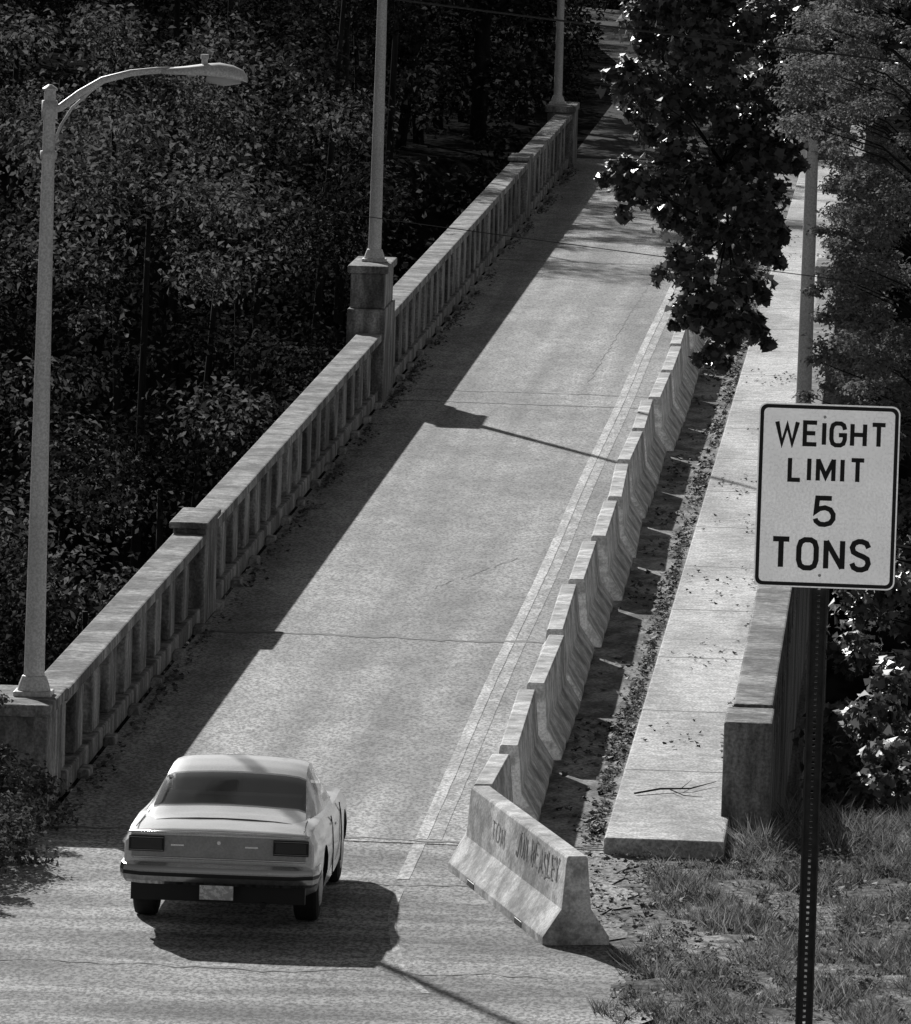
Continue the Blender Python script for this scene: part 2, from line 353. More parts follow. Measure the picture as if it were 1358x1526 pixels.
def ribbon(pts,t):
    P=[Vector(p) for p in pts]; L=[];Rr=[]
    for i,p in enumerate(P):
        d0=(p-P[i-1]).normalized() if i>0 else None; d1=(P[i+1]-p).normalized() if i<len(P)-1 else None
        if d0 is None: d0=d1
        if d1 is None: d1=d0
        n0=Vector((-d0.y,d0.x)); n1=Vector((-d1.y,d1.x)); nn=(n0+n1)
        if nn.length<1e-3: nn=n1.copy()
        nn.normalize(); k=(t/2)/max(0.42,nn.dot(n1)); L.append(p+nn*k); Rr.append(p-nn*k)
    return L,Rr
def text_strokes(mb,txt,cx,cz,wid,hgt_,t,fn,mi=0,gap=.30,jit=0.0):
    tot=sum(GL[c][0] for c in txt)+gap*(len(txt)-1); sx=(wid-t)/tot; x=cx-wid/2+t/2; e=0
    for c in txt:
        dz=random.uniform(-jit,jit)
        for pl in GL[c][1]:
            L,Rr=ribbon([(x+px*sx+random.uniform(-jit,jit)*.4,cz+dz-hgt_/2+t/2+py*(hgt_-t)+random.uniform(-jit,jit)*.4) for px,py in pl],t)
            n=len(L); e+=1
            mb.add([fn(p.x,p.y,e*0.00012) for p in L+Rr],[(i,i+1,n+i+1,n+i) for i in range(n-1)],mi)
        x+=(GL[c][0]+gap)*sx

# ------------------------------------------------------------------ weight limit sign
SX,SY,SZ=-0.350,39.2,7.785
sg=empty("weight_limit_sign",(SX,SY,SZ),(0,0,0))
def rrect(w,h,r,n=6):
    P=[]
    for cx,cz,a0 in ((w/2-r,h/2-r,0),(-w/2+r,h/2-r,90),(-w/2+r,-h/2+r,180),(w/2-r,-h/2+r,270)):
        for i in range(n+1):
            a=math.radians(a0+90*i/n); P.append((cx+r*math.cos(a),cz+r*math.sin(a)))
    return P
b=MB(); W_,H_=0.612,0.800
P=rrect(W_,H_,0.035); n=len(P)
b.add([(x,0,z) for x,z in P]+[(x,0.003,z) for x,z in P],[tuple(range(n)),tuple(range(n,2*n))[::-1]]+[(i,(i+1)%n,n+(i+1)%n,n+i) for i in range(n)],0)
po=rrect(W_-.012,H_-.012,.031); pi_=rrect(W_-.044,H_-.044,.02)
b.add([(x,-.0012,z) for x,z in po]+[(x,-.0012,z) for x,z in pi_],[(i,(i+1)%n,n+(i+1)%n,n+i) for i in range(n)],1)
fn=lambda x,z,e:(x,-0.0012-e,z)
k=1/344.0
def row(txt,x0,x1,y0,y1,t,gap=.3):
    cx=((x0+x1)/2-1237)*k; cz=-((y0+y1)/2-748)*k
    text_strokes(b,txt,cx,cz,(x1-x0)*k,(y1-y0)*k,t*k,fn,1,gap)
row('WEIGHT',1156,1324,635,674,6.5,.34); row('LIMIT',1177,1294,689,728,6.5,.42); row('5',1217,1251,747,794,7.5); row('TONS',1155,1306,810,860,8,.36)
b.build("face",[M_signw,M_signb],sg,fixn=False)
b=MB()
zb=-(SZ-hgt(SX,SY))-0.3; px_=-0.02
ys0=0.006
b.box(px_-.038,px_-.030,ys0,ys0+.03,zb,H_/2-.02); b.box(px_+.030,px_+.038,ys0,ys0+.03,zb,H_/2-.02)
z=zb
b.box(px_-.030,px_-.006,ys0+.028,ys0+.031,zb,H_/2-.02); b.box(px_+.006,px_+.030,ys0+.028,ys0+.031,zb,H_/2-.02)
while z<H_/2-.03:
    b.box(px_-.006,px_+.006,ys0+.028,ys0+.031,z,z+.0150); z+=.0254
b.build("post",[M_dark],sg,fixn=True)
b=MB()
for zz in (.345,-.345): b.tube([(px_,-.006,zz),(px_,.03,zz)],.007,8)
b.build("bolts",[M_steel],sg)

# ------------------------------------------------------------------ street lamps
M_lens=mat("lamp_lens",0.45,0.2)
def street_lamp(x,y,z0,htop,arm=True,flip=1,r0=.105,r1=.058,q=.84):
    e=empty("street_lamp",(x,y,z0))
    b=MB(); b.box(-.19,.19,-.19,.19,0,.05); b.tube([(0,0,.05),(0,0,.12),(0,0,.2)],[.17,.15,.12],14)
    b.build("base",[M_steel],e,bevel=0.01)
    b=MB(); b.tube([(0,0,.05),(0,0,htop*.5),(0,0,htop)],[r0,(r0+r1)/2,r1],20)
    b.tube([(0,0,htop),(0,0,htop+.02),(0,0,htop+.06)],[r1+.015,r1+.02,.02],14)
    po_=b.build("pole",[M_steel],e,smooth=True)
    try: po_.data.set_sharp_from_angle(angle=math.radians(40))
    except Exception: pass
    if arm:
        f=flip*q
        b=MB()
        b.tube([(0,0,htop-.20),(f*.12,0,htop-.17),(f*.35,0,htop-.02),(f*.62,0,htop+.12),(f*.95,0,htop+.20),(f*1.25,0,htop+.235),(f*1.46,0,htop+.245)],[.034,.038,.038,.036,.034,.032,.032],12)
        b.tube([(0,0,htop-.62),(f*.06,0,htop-.52),(f*.14,0,htop-.34),(f*.27,0,htop-.16),(f*.5,0,htop+.02),(f*.66,0,htop+.115)],[.014]*6,8)
        b.tube([(0,0,htop-.28),(0,0,htop-.10)],[r1+.022]*2,12); b.tube([(0,0,htop-.68),(0,0,htop-.60)],[r1+.025]*2,12)
        b.build("arm",[M_steel],e,smooth=True)
        b=MB(); st=[(1.32,.035,.05,.245),(1.42,.05,.07,.25),(1.58,.06,.10,.255),(1.8,.08,.14,.265),(2.0,.10,.165,.262),(2.16,.095,.165,.245),(2.28,.075,.13,.22),(2.33,.04,.08,.19)]
        vs=[];fs=[];n=16
        for (dx,hz,wy,cz) in st:
            for q_ in range(n):
                a=2*math.pi*q_/n; zz=math.sin(a)*hz
                if zz<0: zz*=0.45
                vs.append((f*dx,math.cos(a)*wy,htop+cz+zz-.03))
        for i in range(len(st)-1):
            for q_ in range(n): fs.append((i*n+q_,i*n+(q_+1)%n,(i+1)*n+(q_+1)%n,(i+1)*n+q_))
        fs.append(tuple(range(n))); fs.append(tuple((len(st)-1)*n+q_ for q_ in range(n)))
        b.add(vs,fs); b.build("luminaire",[M_steel],e,smooth=True)
        b=MB(); b.tube([(f*2.25,0,htop+.18),(f*2.05,0,htop+.165),(f*1.85,0,htop+.18)],[.05,.065,.05],12,sq=1.0)
        b.build("lens",[M_lens],e,smooth=True)
        b=MB(); b.tube([(f*1.82,0,htop+.30),(f*1.82,0,htop+.36),(f*1.82,0,htop+.365),(f*1.82,0,htop+.41)],[.03,.03,.042,.040],12)
        b.build("photocell",[M_steel],e)
    return e
street_lamp(-8.64,89.6,1.12,6.04)
street_lamp(-8.60,143.6,2.18,6.9)
street_lamp(-8.76,218.2,1.45,6.2)
street_lamp(-1.42,119.6,1.44,7.6,flip=-1)

def wire(p0,p1,r,sag=.1):
    b=MB(); P=[]
    for i in range(25):
        t_=i/24; p=Vector(p0).lerp(Vector(p1),t_); p.z-=sag*4*t_*(1-t_); P.append(p)
    b.tube(P,r,6); b.build("power_line",[M_wire])
wire((-16,95,9.2),(9,95,6.9),.010,.25)
wire((-20,100,7.1),(12,100,3.9),.005,.3)

# ------------------------------------------------------------------ car
car=empty("coupe_car")
car.location=(-6.08,80.8,0.014); car.rotation_euler=(0,0,math.radians(-0.3)); car.scale=(.985,1,1)
stn=np.array([ # u, wb,zb,wm,zm,ws,zs,zt
(0.00,.80,.46,.855,.66,.825,.885,.91),(0.05,.82,.44,.875,.62,.84,.905,.935),(0.3,.84,.38,.895,.60,.85,.925,.965),(0.7,.85,.28,.905,.60,.85,.935,.985),
(1.2,.86,.22,.91,.60,.855,.935,.985),(1.7,.86,.20,.91,.58,.855,.915,.96),(2.2,.86,.19,.905,.56,.855,.90,.93),(3.0,.86,.19,.90,.56,.855,.89,.92),
(3.5,.86,.20,.90,.56,.845,.88,.95),(4.2,.84,.24,.885,.56,.825,.85,.90),(4.6,.80,.32,.855,.56,.795,.80,.84),(4.78,.76,.38,.81,.56,.77,.74,.77)])
us=np.unique(np.concatenate([np.linspace(0,4.78,60),[0.025,0.05]]))
vals=[np.interp(us,stn[:,0],stn[:,i]) for i in range(1,8)]
vs=[];n=0
for i,u in enumerate(us):
    wb,zb,wm,zm,ws,zs,zt=[v[i] for v in vals]
    half=[(0,zb),(wb*.9,zb),(wb,zb+.04),(wm-.008,zm-.16),(wm,zm-.03),(wm-.004,zm+.05),((wm+ws)/2+.012,(zm+zs)/2+.04),(ws+.006,zs-.055),(ws-.012,zs-.012),(ws-.06,zs+.008),(ws*.55,zt*.75+zs*.25),(0,zt)]
    ring=half+[(-x,z) for x,z in half[-2:0:-1]]
    n=len(ring); vs+=[(x,u,z) for x,z in ring]
fs=[(i*n+q,i*n+(q+1)%n,(i+1)*n+(q+1)%n,(i+1)*n+q) for i in range(len(us)-1) for q in range(n)]
fs+= [tuple(range(n))[::-1],tuple((len(us)-1)*n+q for q in range(n))]
b=MB(); b.add(vs,fs)
body=b.build("body",[M_paintc,M_trim,M_int],car,smooth=True)
for p in body.data.polygons:
    c=p.center
    if p.normal.z>0.75 and 1.3<c.y<3.2 and abs(c.x)<0.76: p.material_index=2
cut=MB()
for u in (1.12,3.84):
    for sgn in (-1,1): cut.tube([(sgn*.62,u,.33),(sgn*1.1,u,.33)],.365,36)
cu=cut.build("wheel_arch_cutter",[M_trim],car)
md=body.modifiers.new('cut','BOOLEAN'); md.object=cu; md.operation='DIFFERENCE'; md.solver='EXACT'
bpy.context.view_layer.update()
dg=bpy.context.evaluated_depsgraph_get(); nm=bpy.data.meshes.new_from_object(body.evaluated_get(dg)); body.modifiers.clear(); body.data=nm
bpy.data.objects.remove(cu)
try: nm.set_sharp_from_angle(angle=math.radians(32))
except Exception: pass
gs=np.array([
(0.50,.70,.93,.69,.945,.985),(0.80,.76,.93,.73,.965,.995),(1.05,.79,.93,.715,1.0,1.03),(1.35,.81,.92,.69,1.085,1.12),(1.7,.815,.91,.66,1.185,1.225),(2.0,.82,.90,.64,1.25,1.29),
(2.3,.82,.89,.63,1.28,1.32),(2.62,.82,.885,.62,1.28,1.32),(2.84,.82,.885,.62,1.255,1.29),(3.1,.80,.885,.65,1.10,1.13),(3.42,.76,.88,.70,.93,.955)])
uu=np.linspace(0.50,3.42,66); kv=[np.interp(uu,gs[:,0],gs[:,i]) for i in range(1,6)]
vs=[]
for i,u in enumerate(uu):
    wb,zb,wt,ze,zc=[ (q[max(i-1,0)]*.25+q[i]*.5+q[min(i+1,len(q)-1)]*.25) for q in kv]
    half=[(0,zc),(wt*.35,zc-.004),(wt*.7,zc-.016),(wt*.9,ze+.008),(wt,ze-.015),(wt+(wb-wt)*.15,ze-.05-(ze-zb)*.05),(wt+(wb-wt)*.5,(ze+zb)/2-.01),(wt+(wb-wt)*.85,zb+(ze-zb)*.12),(wb,zb-.02)]
    ring=[(-x,z) for x,z in half[::-1]]+half[1:]
    ng=len(ring); vs+=[(x,u,z) for x,z in ring]
fs=[];ms=[]
for i in range(len(uu)-1):
    um=(uu[i]+uu[i+1])/2
    for q in range(ng-1):
        j=min(q,ng-2-q)
        m_=0
        if j>=4 and 1.10<um<1.80: m_=1
        elif j>=4 and 2.88<um<3.36: m_=1
        elif 1<=j<=2 and 2.02<um<3.0 and not (2.26<um<2.31): m_=1
        if m_==0 and j>=4 and (1.05<um<=1.10 or 1.80<=um<1.85): m_=3
        fs.append((i*ng+q,i*ng+q+1,(i+1)*ng+q+1,(i+1)*ng+q)); ms.append(m_)
b=MB(); b.v=vs; b.f=fs; b.m=ms
gh=b.build("roof_and_glass",[M_paintc,M_glass,M_trim,M_chrome],car,smooth=True)
try: gh.data.set_sharp_from_angle(angle=math.radians(40))
except Exception: pass
b=MB(); b.box(-.64,.64,1.55,1.80,.92,1.07); b.box(-.62,-.03,2.32,2.50,.90,1.19); b.box(.03,.62,2.32,2.50,.90,1.19)
b.box(-.03,.03,2.36,2.46,.90,1.17); b.box(-.70,.70,2.98,3.10,.90,1.02)
b.tube([(-.36+.17*math.cos(a),2.85,.98+.17*math.sin(a)) for a in np.linspace(0,6.28,20)],.015,6)
b.build("seats",[M_int],car,bevel=.03)
b=MB()
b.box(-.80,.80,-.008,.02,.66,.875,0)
b.build("rear_panel",[mat("shaded_rear_paint",0.40,.4,coat=.3,layers=[(3,G3,.38,.62,.1,4),(60,G3,.38,.62,.1,2)])],car,bevel=.008)  # darker copy of the body paint, with the rear's shade in its colour
b=MB()
for s in (-1,1):
    x0,x1=sorted((s*.825,s*.50))
    b.box(x0,x1,-.030,-.009,.725,.865,0)
    b.box(x0+.02,x1-.02,-.038,-.031,.745,.845,1)
    for zz in (.738,.852): b.box(x0+.005,x1-.005,-.040,-.0305,zz-.004,zz+.004,2)
b.build("tail_lamps",[M_trim,M_tail,M_chrome],car,bevel=.003)
b=MB(); b.tube([(-.83,.02,.895),(-.4,-.012,.903),(0,-.02,.907),(.4,-.012,.903),(.83,.02,.895)],.010,8)
b.tube([(-.80,-.01,.672),(0,-.018,.672),(.80,-.01,.672)],.008,6)
b.build("trim_strips",[M_chrome2],car,smooth=True)
b=MB(); prof=[(-.09,.44),(-.12,.47),(-.128,.515),(-.132,.55),(-.118,.605),(-.07,.635),(-.02,.63),(-.02,.44)]
path=[(-.785,.50),(-.785,.14),(-.77,.06),(-.68,.01),(-.4,-.005),(0,-.01),(.4,-.005),(.68,.01),(.77,.06),(.785,.14),(.785,.50)]
vs=[]
for i,(x,u) in enumerate(path):
    a=Vector(path[min(i+1,len(path)-1)])-Vector(path[max(i-1,0)]); a.normalize(); nn=Vector((-a.y,a.x))
    for (o_,z) in prof: vs.append((x+nn.x*o_,u+nn.y*o_,z))
k_=len(prof); fs=[(i*k_+q,i*k_+(q+1)%k_,(i+1)*k_+(q+1)%k_,(i+1)*k_+q) for i in range(len(path)-1) for q in range(k_)]+[tuple(range(k_)),tuple((len(path)-1)*k_+q for q in range(k_))]
mi=[ (1 if (f%k_) in (4,5) else (2 if (f%k_)==2 else 0)) for f in range((len(path)-1)*k_)]+[0,0]  # brighter chrome paints a highlight along the bumper top; mid band black
b.v=vs; b.f=fs; b.m=mi; bp=b.build("rear_bumper",[M_chrome,M_chrome2,M_trim],car,smooth=True)
try: bp.data.set_sharp_from_angle(angle=math.radians(30))
except Exception: pass
b=MB(); b.box(-.155,.155,-.15,-.145,.32,.45); b.build("licence_plate",[M_plate],car,bevel=.004)
b=MB(); b.box(-.80,.80,.02,.10,.28,.46); b.tube([(.42,-.05,.27),(.42,.8,.27)],.028,8); b.build("valance_and_exhaust",[M_trim],car)  # valance is black: shadow below the bumper put into its colour
for u in (1.12,3.84):
    for s in (-1,1):
        b=MB()
        def ringw(rs,xs_,mi):
            pts=[(s*x,u,.325) for x in xs_]; b.tube(pts,rs,32,mi)
        ringw([.27,.315,.325,.325,.315,.27],[.63,.645,.67,.82,.845,.86],0)
        ringw([.19,.17,.06],[.862,.872,.882],1)
        b.build("wheel",[M_tyre,M_steel],car,smooth=False)
b=MB()
for s in (-1,1): b.box(*sorted((s*.908,s*.925)),2.12,2.26,.76,.785)
b.build("handles",[M_chrome2],car,bevel=.006)
b=MB()
for s in (-1,1):
    for u in (2.05,3.12): b.tube([(s*.903,u,.30),(s*.908,u,.56),(s*.896,u,.74),(s*.876,u,.85)],.006,6)
    b.tube([(s*.77,.10,.935),(s*.75,.75,.955)],.005,6)
b.build("seams",[M_trim],car)
b=MB(); b.box(-.44,-.32,-.013,-.0085,.78,.795); b.box(.24,.36,-.013,-.0085,.78,.795); b.tube([(0,-.016,.82),(0,-.009,.82)],.018,12); b.build("badges",[M_chrome2],car)

# ------------------------------------------------------------------ graffiti on end barrier
b=MB()
def gfn(u,vv,e):
    x=-.135+.040*vv; z=.33+.46*vv
    return (x-.003-e,-u,z)
text_strokes(b,"JON BEASLEY",1.15,.62,2.2,.50,.045,gfn,0,.3,jit=.06)
text_strokes(b,"TOM",-.9,.50,.7,.4,.03,gfn,0,.3,jit=.05)
gr=b.build("graffiti",[mat("graffiti_paint",0.24,.8,layers=[(9,G3,.42,.58,.7,5)])],EB,fixn=False)

# ------------------------------------------------------------------ vegetation
fo=empty("forest"); Ps=[];Ns=[];Ss=[];Ms=[]; tb=MB()
rnd=random.Random(5)
trees=[]
for i in range(230):
    y=rnd.uniform(112,330); x=-rnd.uniform(11.5,10+0.105*y+3)
    if y<135: top=rnd.uniform(-7,-3)
    elif y<165: top=rnd.uniform(-4,1.0)
    elif y<200: top=rnd.uniform(0,5)
    else: top=rnd.uniform(5,12)
    Rr=rnd.uniform(2.0,3.4)
    if x+Rr>-9.3: x=-9.3-Rr
    ok=all((x-a)**2+((y-b_)*.5)**2>(2.8)**2 for a,b_,_,_,_ in trees)
    tone=rnd.choice([0,0,1,2,2]) if y>150 else rnd.choice([0,2,2])
    if ok: trees.append((x,y,top,Rr,tone))
for (x,y,top,Rr,tone) in [(-12.4,187,6.5,2.4,0),(-12.8,194,9,3.0,2),(-12.2,205,9,2.6,0),(-13,213,12,3.4,2),(-12.5,226,10,3.2,2),(-12.0,238,10,3.4,2),(-12.3,252,10,3.4,2),(-13,268,11,3.6,0),(-12,285,10,4,2),(-15,300,10,4,2),(-13.2,166,2.4,2.9,0),
   (-13.6,158,3.6,2.5,1),(-15.2,172,4.8,2.3,1)]:
    trees.append((x,y,top,Rr,tone))
for (x,y,top,Rr,tone) in trees:
    gz=hgt(x,y); cz=top-Rr*.8
    nc=15
    for q in range(nc):
        d=unit(1)[0]
        while d[2]<-.7: d=unit(1)[0]
        cc=np.array((x,y,cz))+d*Rr*(0.5+.55*RNG.random()); rr=Rr*RNG.uniform(.22,.42)
        P,Nn=clump(cc,rr,int(240*(rr/(.33*Rr))**1.3),rz=.6,up=.6)
        tn=tone if RNG.random()<.65 else (1 if (tone==1 or (d[2]>.35 and RNG.random()<.5)) else 2)  # upper clumps lean to lighter leaves, others darker: crown light and shade in colour
        Ps.append(P);Ns.append(Nn);Ss.append(RNG.uniform(.08,.18,len(P))*(1+.35*(y>200))); Ms.append(np.full(len(P),tn))
    limbs(tb,(x,y,gz-.3),(x+rnd.uniform(-.6,.6),y,cz+.3),[],.08+Rr*.02)
    for q in range(3):      # understorey sprays in front of the trunk
        P,Nn=clump((x+rnd.uniform(-1.2,1.2),y-rnd.uniform(.8,2.2),gz+(cz-gz)*rnd.uniform(.2,.85)),rnd.uniform(.8,1.3),110)
        kx=P[:,0]<-9.4; Ps.append(P[kx]);Ns.append(Nn[kx]);Ss.append(RNG.uniform(.12,.22,kx.sum())); Ms.append(np.full(kx.sum(),rnd.choice([0,2,2])))
    if y>200:
        for q in range(6):
            P,Nn=clump((x+rnd.uniform(-2.6,2.0),y-rnd.uniform(0,7),gz+rnd.uniform(.3,4.5)),rnd.uniform(1.1,1.8),140)
            kx=P[:,0]<-9.3; Ps.append(P[kx]);Ns.append(Nn[kx]);Ss.append(RNG.uniform(.16,.28,kx.sum())); Ms.append(np.full(kx.sum(),rnd.choice([0,2,2])))
for i in range(100):
    y=rnd.uniform(212,300); x=-rnd.uniform(9.9,15)-max(0,y-275)*.15
    P,Nn=clump((x,y,hgt(x,y)+rnd.uniform(0,1.8)),rnd.uniform(.8,1.5),150); kx=P[:,0]<-9.25-max(0,y-270)*.1
    Ps.append(P[kx]);Ns.append(Nn[kx]);Ss.append(RNG.uniform(.15,.26,kx.sum())); Ms.append(np.full(kx.sum(),rnd.choice([0,2])))
for i in range(150):
    y=rnd.uniform(95,215); x=-rnd.uniform(10.6,10.8+.1*y)
    c=(x,y,hgt(x,y)+rnd.uniform(0,2.5))
    P,Nn=clump(c,rnd.uniform(1.2,1.9),150,rz=.7); kx=P[:,0]<-9.3; Ps.append(P[kx]);Ns.append(Nn[kx]);Ss.append(RNG.uniform(.14,.26,kx.sum())); Ms.append(np.full(kx.sum(),rnd.choice([0,2,2])))
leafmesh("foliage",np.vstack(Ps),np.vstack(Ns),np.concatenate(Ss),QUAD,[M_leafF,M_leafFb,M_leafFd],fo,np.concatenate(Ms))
tb.build("trunks",[M_bark],fo,smooth=True,fixn=False)

wo=empty("woodland"); Ps=[];Ns=[];Ss=[]; tb=MB()
for (x,y,top,Rr) in [(-8,352,12,5),(-2,345,12,5),(3,330,12,5),(6,310,12,5),(-14,372,14,6),(7,285,11,4.5),(4,262,9,3.6),(3.5,243,9,3.4),(-20,365,13,5),(-1,298,9,3.2),(2.5,228,8,3),(9,250,10,4),(-7,318,8,3.5),(-11,332,7,3.2),(-5.5,306,8,2.8)]:
    gz=hgt(x,y); cz=top-Rr*.85
    P,Nn,cen=crown((x,y,cz*.6),Rr,26,210,rz=1.3,cr=(.28,.42),low=-.95)
    P[:,2]=np.maximum(P[:,2],.1)
    Ps.append(P);Ns.append(Nn);Ss.append(RNG.uniform(.18,.34,len(P)))
    limbs(tb,(x,y,gz-.3),(x,y,cz+.4),cen[:8],.3)
for i in range(70):
    y=rnd.uniform(222,320); x=rnd.uniform(-1.6,7)
    P,Nn=clump((x,y,rnd.uniform(.2,1.8)),rnd.uniform(.8,1.5),140); kx=P[:,0]>-2.3
    Ps.append(P[kx]);Ns.append(Nn[kx]);Ss.append(RNG.uniform(.16,.28,kx.sum()))
leafmesh("foliage",np.vstack(Ps),np.vstack(Ns),np.concatenate(Ss),QUAD,M_leafFd,wo)
tb.build("trunks",[M_bark],wo,smooth=True,fixn=False)
for (x,y,r) in [(-11.2,229,.22),(-10.5,238,.18)]:
    b=MB(); b.tube([(x,y,-.3),(x+.1,y,5),(x+.3,y,12)],[r,r*.85,r*.5],10)
    e=empty("oak_tree"); b.build("trunk",[M_bark],e,smooth=True)
    P,Nn,cen=crown((x-.4,y-1,6.0),2.4,24,230,rz=1.5,low=-1); kx=P[:,0]<-9.3; leafmesh("crown",P[kx],Nn[kx],RNG.uniform(.14,.26,kx.sum()),QUAD,M_leafF,e)

# maple whose branches hang over the right-hand sidewalk
mp=empty("maple_tree"); Ps=[];Ns=[];tb=MB()
trunk=[(2.6,114,-13),(2.4,114,-4),(2.1,113.5,3),(1.6,113,8.5),(1.2,113,12)]
tb.tube(trunk,[.34,.30,.24,.16,.06],10)
cl=[
(-3.35,111,7.3,.42),(-2.9,110,7.7,.5),(-3.45,111,6.6,.33),(-3.1,110,6.3,.45),(-3.6,109,5.5,.22),(-3.35,110,5.35,.33),(-2.9,110,5.5,.42),(-2.6,111,6.4,.5),(-2.3,110,7.3,.55),
(-2.85,110,4.95,.33),(-2.75,109,4.45,.28),(-2.5,110,5.3,.45),(-2.55,109,4.15,.3),(-2.3,109,3.8,.28),(-2.2,110,4.6,.42),(-2.42,109,3.4,.16),(-2.05,110,4.2,.27),(-1.95,110,5.2,.38),(-1.95,109,3.75,.2),(-2.8,109,3.95,.14),
(-1.9,111,6.2,.44),(-1.8,110,5.75,.34),(-1.6,110,7.3,.5),(-1.0,112,6.9,.5),(-.5,112,7.3,.6),(-.9,112,7.7,.5),(-1.7,112,7.9,.5),(-3.75,111,7.9,.3),(-2.5,111,8.3,.5),(0.2,112,8.3,.8),(.8,112,7.2,.8),(.5,113,9.5,1.0),(-1,113,9.2,.9),(1.6,112,6,.9),
(-3.0,110,7.0,.4),(-2.2,110,5.8,.4),(-1.7,110,6.7,.4),(-3.4,110,7.9,.4),(-2.6,110,7.0,.4),(-1.8,109,4.75,.22),(-.5,111,8.0,.5),(.1,111,7.6,.5)]
for (x,y,z,r) in cl:
    yy=y-random.uniform(-1,1.2)
    P,Nn=clump((x,yy,z),r*1.0,int(285*r/.42*(r/.42)**.6),rz=.85,up=.5); Ps.append(P);Ns.append(Nn)
    for q in range(5):
        d=unit(1)[0]; P,Nn=clump((x+d[0]*r*1.2,yy+d[1]*r,z+d[2]*r*1.0-.1),r*.32,36,rz=.9,up=.5); Ps.append(P);Ns.append(Nn)
trk=[Vector(trunk[2]),Vector(trunk[3])]
hubs=[((-.3,112,8.3),[.1,.06]),((-.4,111.5,7.0),[.09,.05]),((-1.8,111,5.9),[.05,.025]),((-2.2,110.5,7.4),[.05,.03]),((-2.4,110.5,5.6),[.03,.02]),((-2.3,110,4.8),[.022,.014])]
par=[trk[1],trk[0].lerp(trk[1],.6),Vector((-.4,111.5,7.0)),Vector(hubs[0][0]),Vector((-1.8,111,5.9)),Vector((-2.4,110.5,5.6))]
for (hp,rr),p0 in zip(hubs,par):
    hp=Vector(hp); m=p0.lerp(hp,.5)+Vector((0,.2,.2)); tb.tube([p0,m,hp],[rr[0]*1.3,rr[0],rr[1]],7)
for (x,y,z,r) in cl:
    c=Vector((x,y,z)); h=min(hubs,key=lambda q:(Vector(q[0])-c).length)[0]; h=Vector(h)
    m=h.lerp(c,.5)+Vector((random.uniform(-.1,.1),0,random.uniform(0,.2))); tb.tube([h,m,c],[.018,.010,.004],5)
leafmesh("crown",np.vstack(Ps),np.vstack(Ns),RNG.uniform(.08,.16,sum(len(p) for p in Ps)),MAPLE,M_leafM,mp)
tb.build("trunk_and_branches",[M_bark],mp,smooth=True,fixn=False)

# feathery locust on the right
lo=empty("locust_tree"); Ps=[];Ns=[];tb=MB()
tb.tube([(1.8,104,-13),(1.3,104,-3),(.8,104,3),(.5,104,8)],[.22,.18,.12,.06],10)
lc=[]
for i in range(230):
    z=random.uniform(2.7,8.6); lim=(-.95 if z<6.1 else -1.5)+max(0,(z-7.4))*.5+max(0,3.6-z)*.2
    x=lim+abs(random.gauss(0,.62)); y=random.uniform(102,109); lc.append((x,y,z))
lc+=[(-1.12,104,5.2),(-1.0,104,4.6),(-1.1,104,3.7),(-.95,104,3.4),(-1.0,104,5.7),(-1.05,104,4.2),(-1.2,104,3.3),(-1.15,104,4.5)]
for i,(x,y,z) in enumerate(lc):
    r=random.uniform(.14,.32) if i<230 else .14
    P,Nn=clump((x,y,z),r,int(360*(r/.3)**1.2),rz=.5,up=.8); Ps.append(P);Ns.append(Nn)
    if i%4==0: tb.tube([(.7,104,max(1,z-1.2)),((x+.6)/2,(y+104)/2,z-.3),(x,y,z)],[.02,.012,.005],5)
leafmesh("crown",np.vstack(Ps),np.vstack(Ns),RNG.uniform(.03,.08,sum(len(p) for p in Ps)),QUAD,M_leafL,lo)
tb.build("trunk_and_branches",[M_bark],lo,smooth=True,fixn=False)

M_leafS=mat("sapling_leaf",0.17,0.45,spec=0.5,trans=0.3,rand=0.6)
for (x0,y0,zlo,zhi,xa,xb,nn) in [(.9,101,-2.5,3.3,-.80,1.0,90),(1.6,96,-3.0,1.2,-.40,1.6,50)]:
    e=empty("sapling_tree"); Ps=[];Ns=[];tb=MB()
    tb.tube([(x0,y0,-12),(x0-.1,y0,-4),(x0-.2,y0,1.5)],[.14,.1,.04],8)
    for i in range(nn):
        z=random.uniform(zlo,zhi); x=random.uniform(xa,xb); y=y0+random.uniform(-2.5,4)
        r=random.uniform(.18,.36)
        P,Nn=clump((x,y,z),r,110,rz=.7,up=.6); Ps.append(P);Ns.append(Nn)
        if i%2: tb.tube([(x0-.1,y0,z-.8),((x+x0)/2,(y+y0)/2,z-.2),(x,y,z)],[.02,.013,.006],5)
    leafmesh("crown",np.vstack(Ps),np.vstack(Ns),RNG.uniform(.08,.16,sum(len(p) for p in Ps)),MAPLE,M_leafS,e)
    tb.build("trunk_and_branches",[M_bark],e,smooth=True,fixn=False)
ug=[];un=[]
for i in range(110):
    y=rnd.uniform(95,200); x=rnd.uniform(.2,5); P,Nn=clump((x,y,hgt(x,y)+rnd.uniform(0,4)),rnd.uniform(.8,1.4),190); ug.append(P);un.append(Nn)
leafmesh("undergrowth",np.vstack(ug),np.vstack(un),RNG.uniform(.1,.2,sum(len(p) for p in ug)),QUAD,M_leafF)

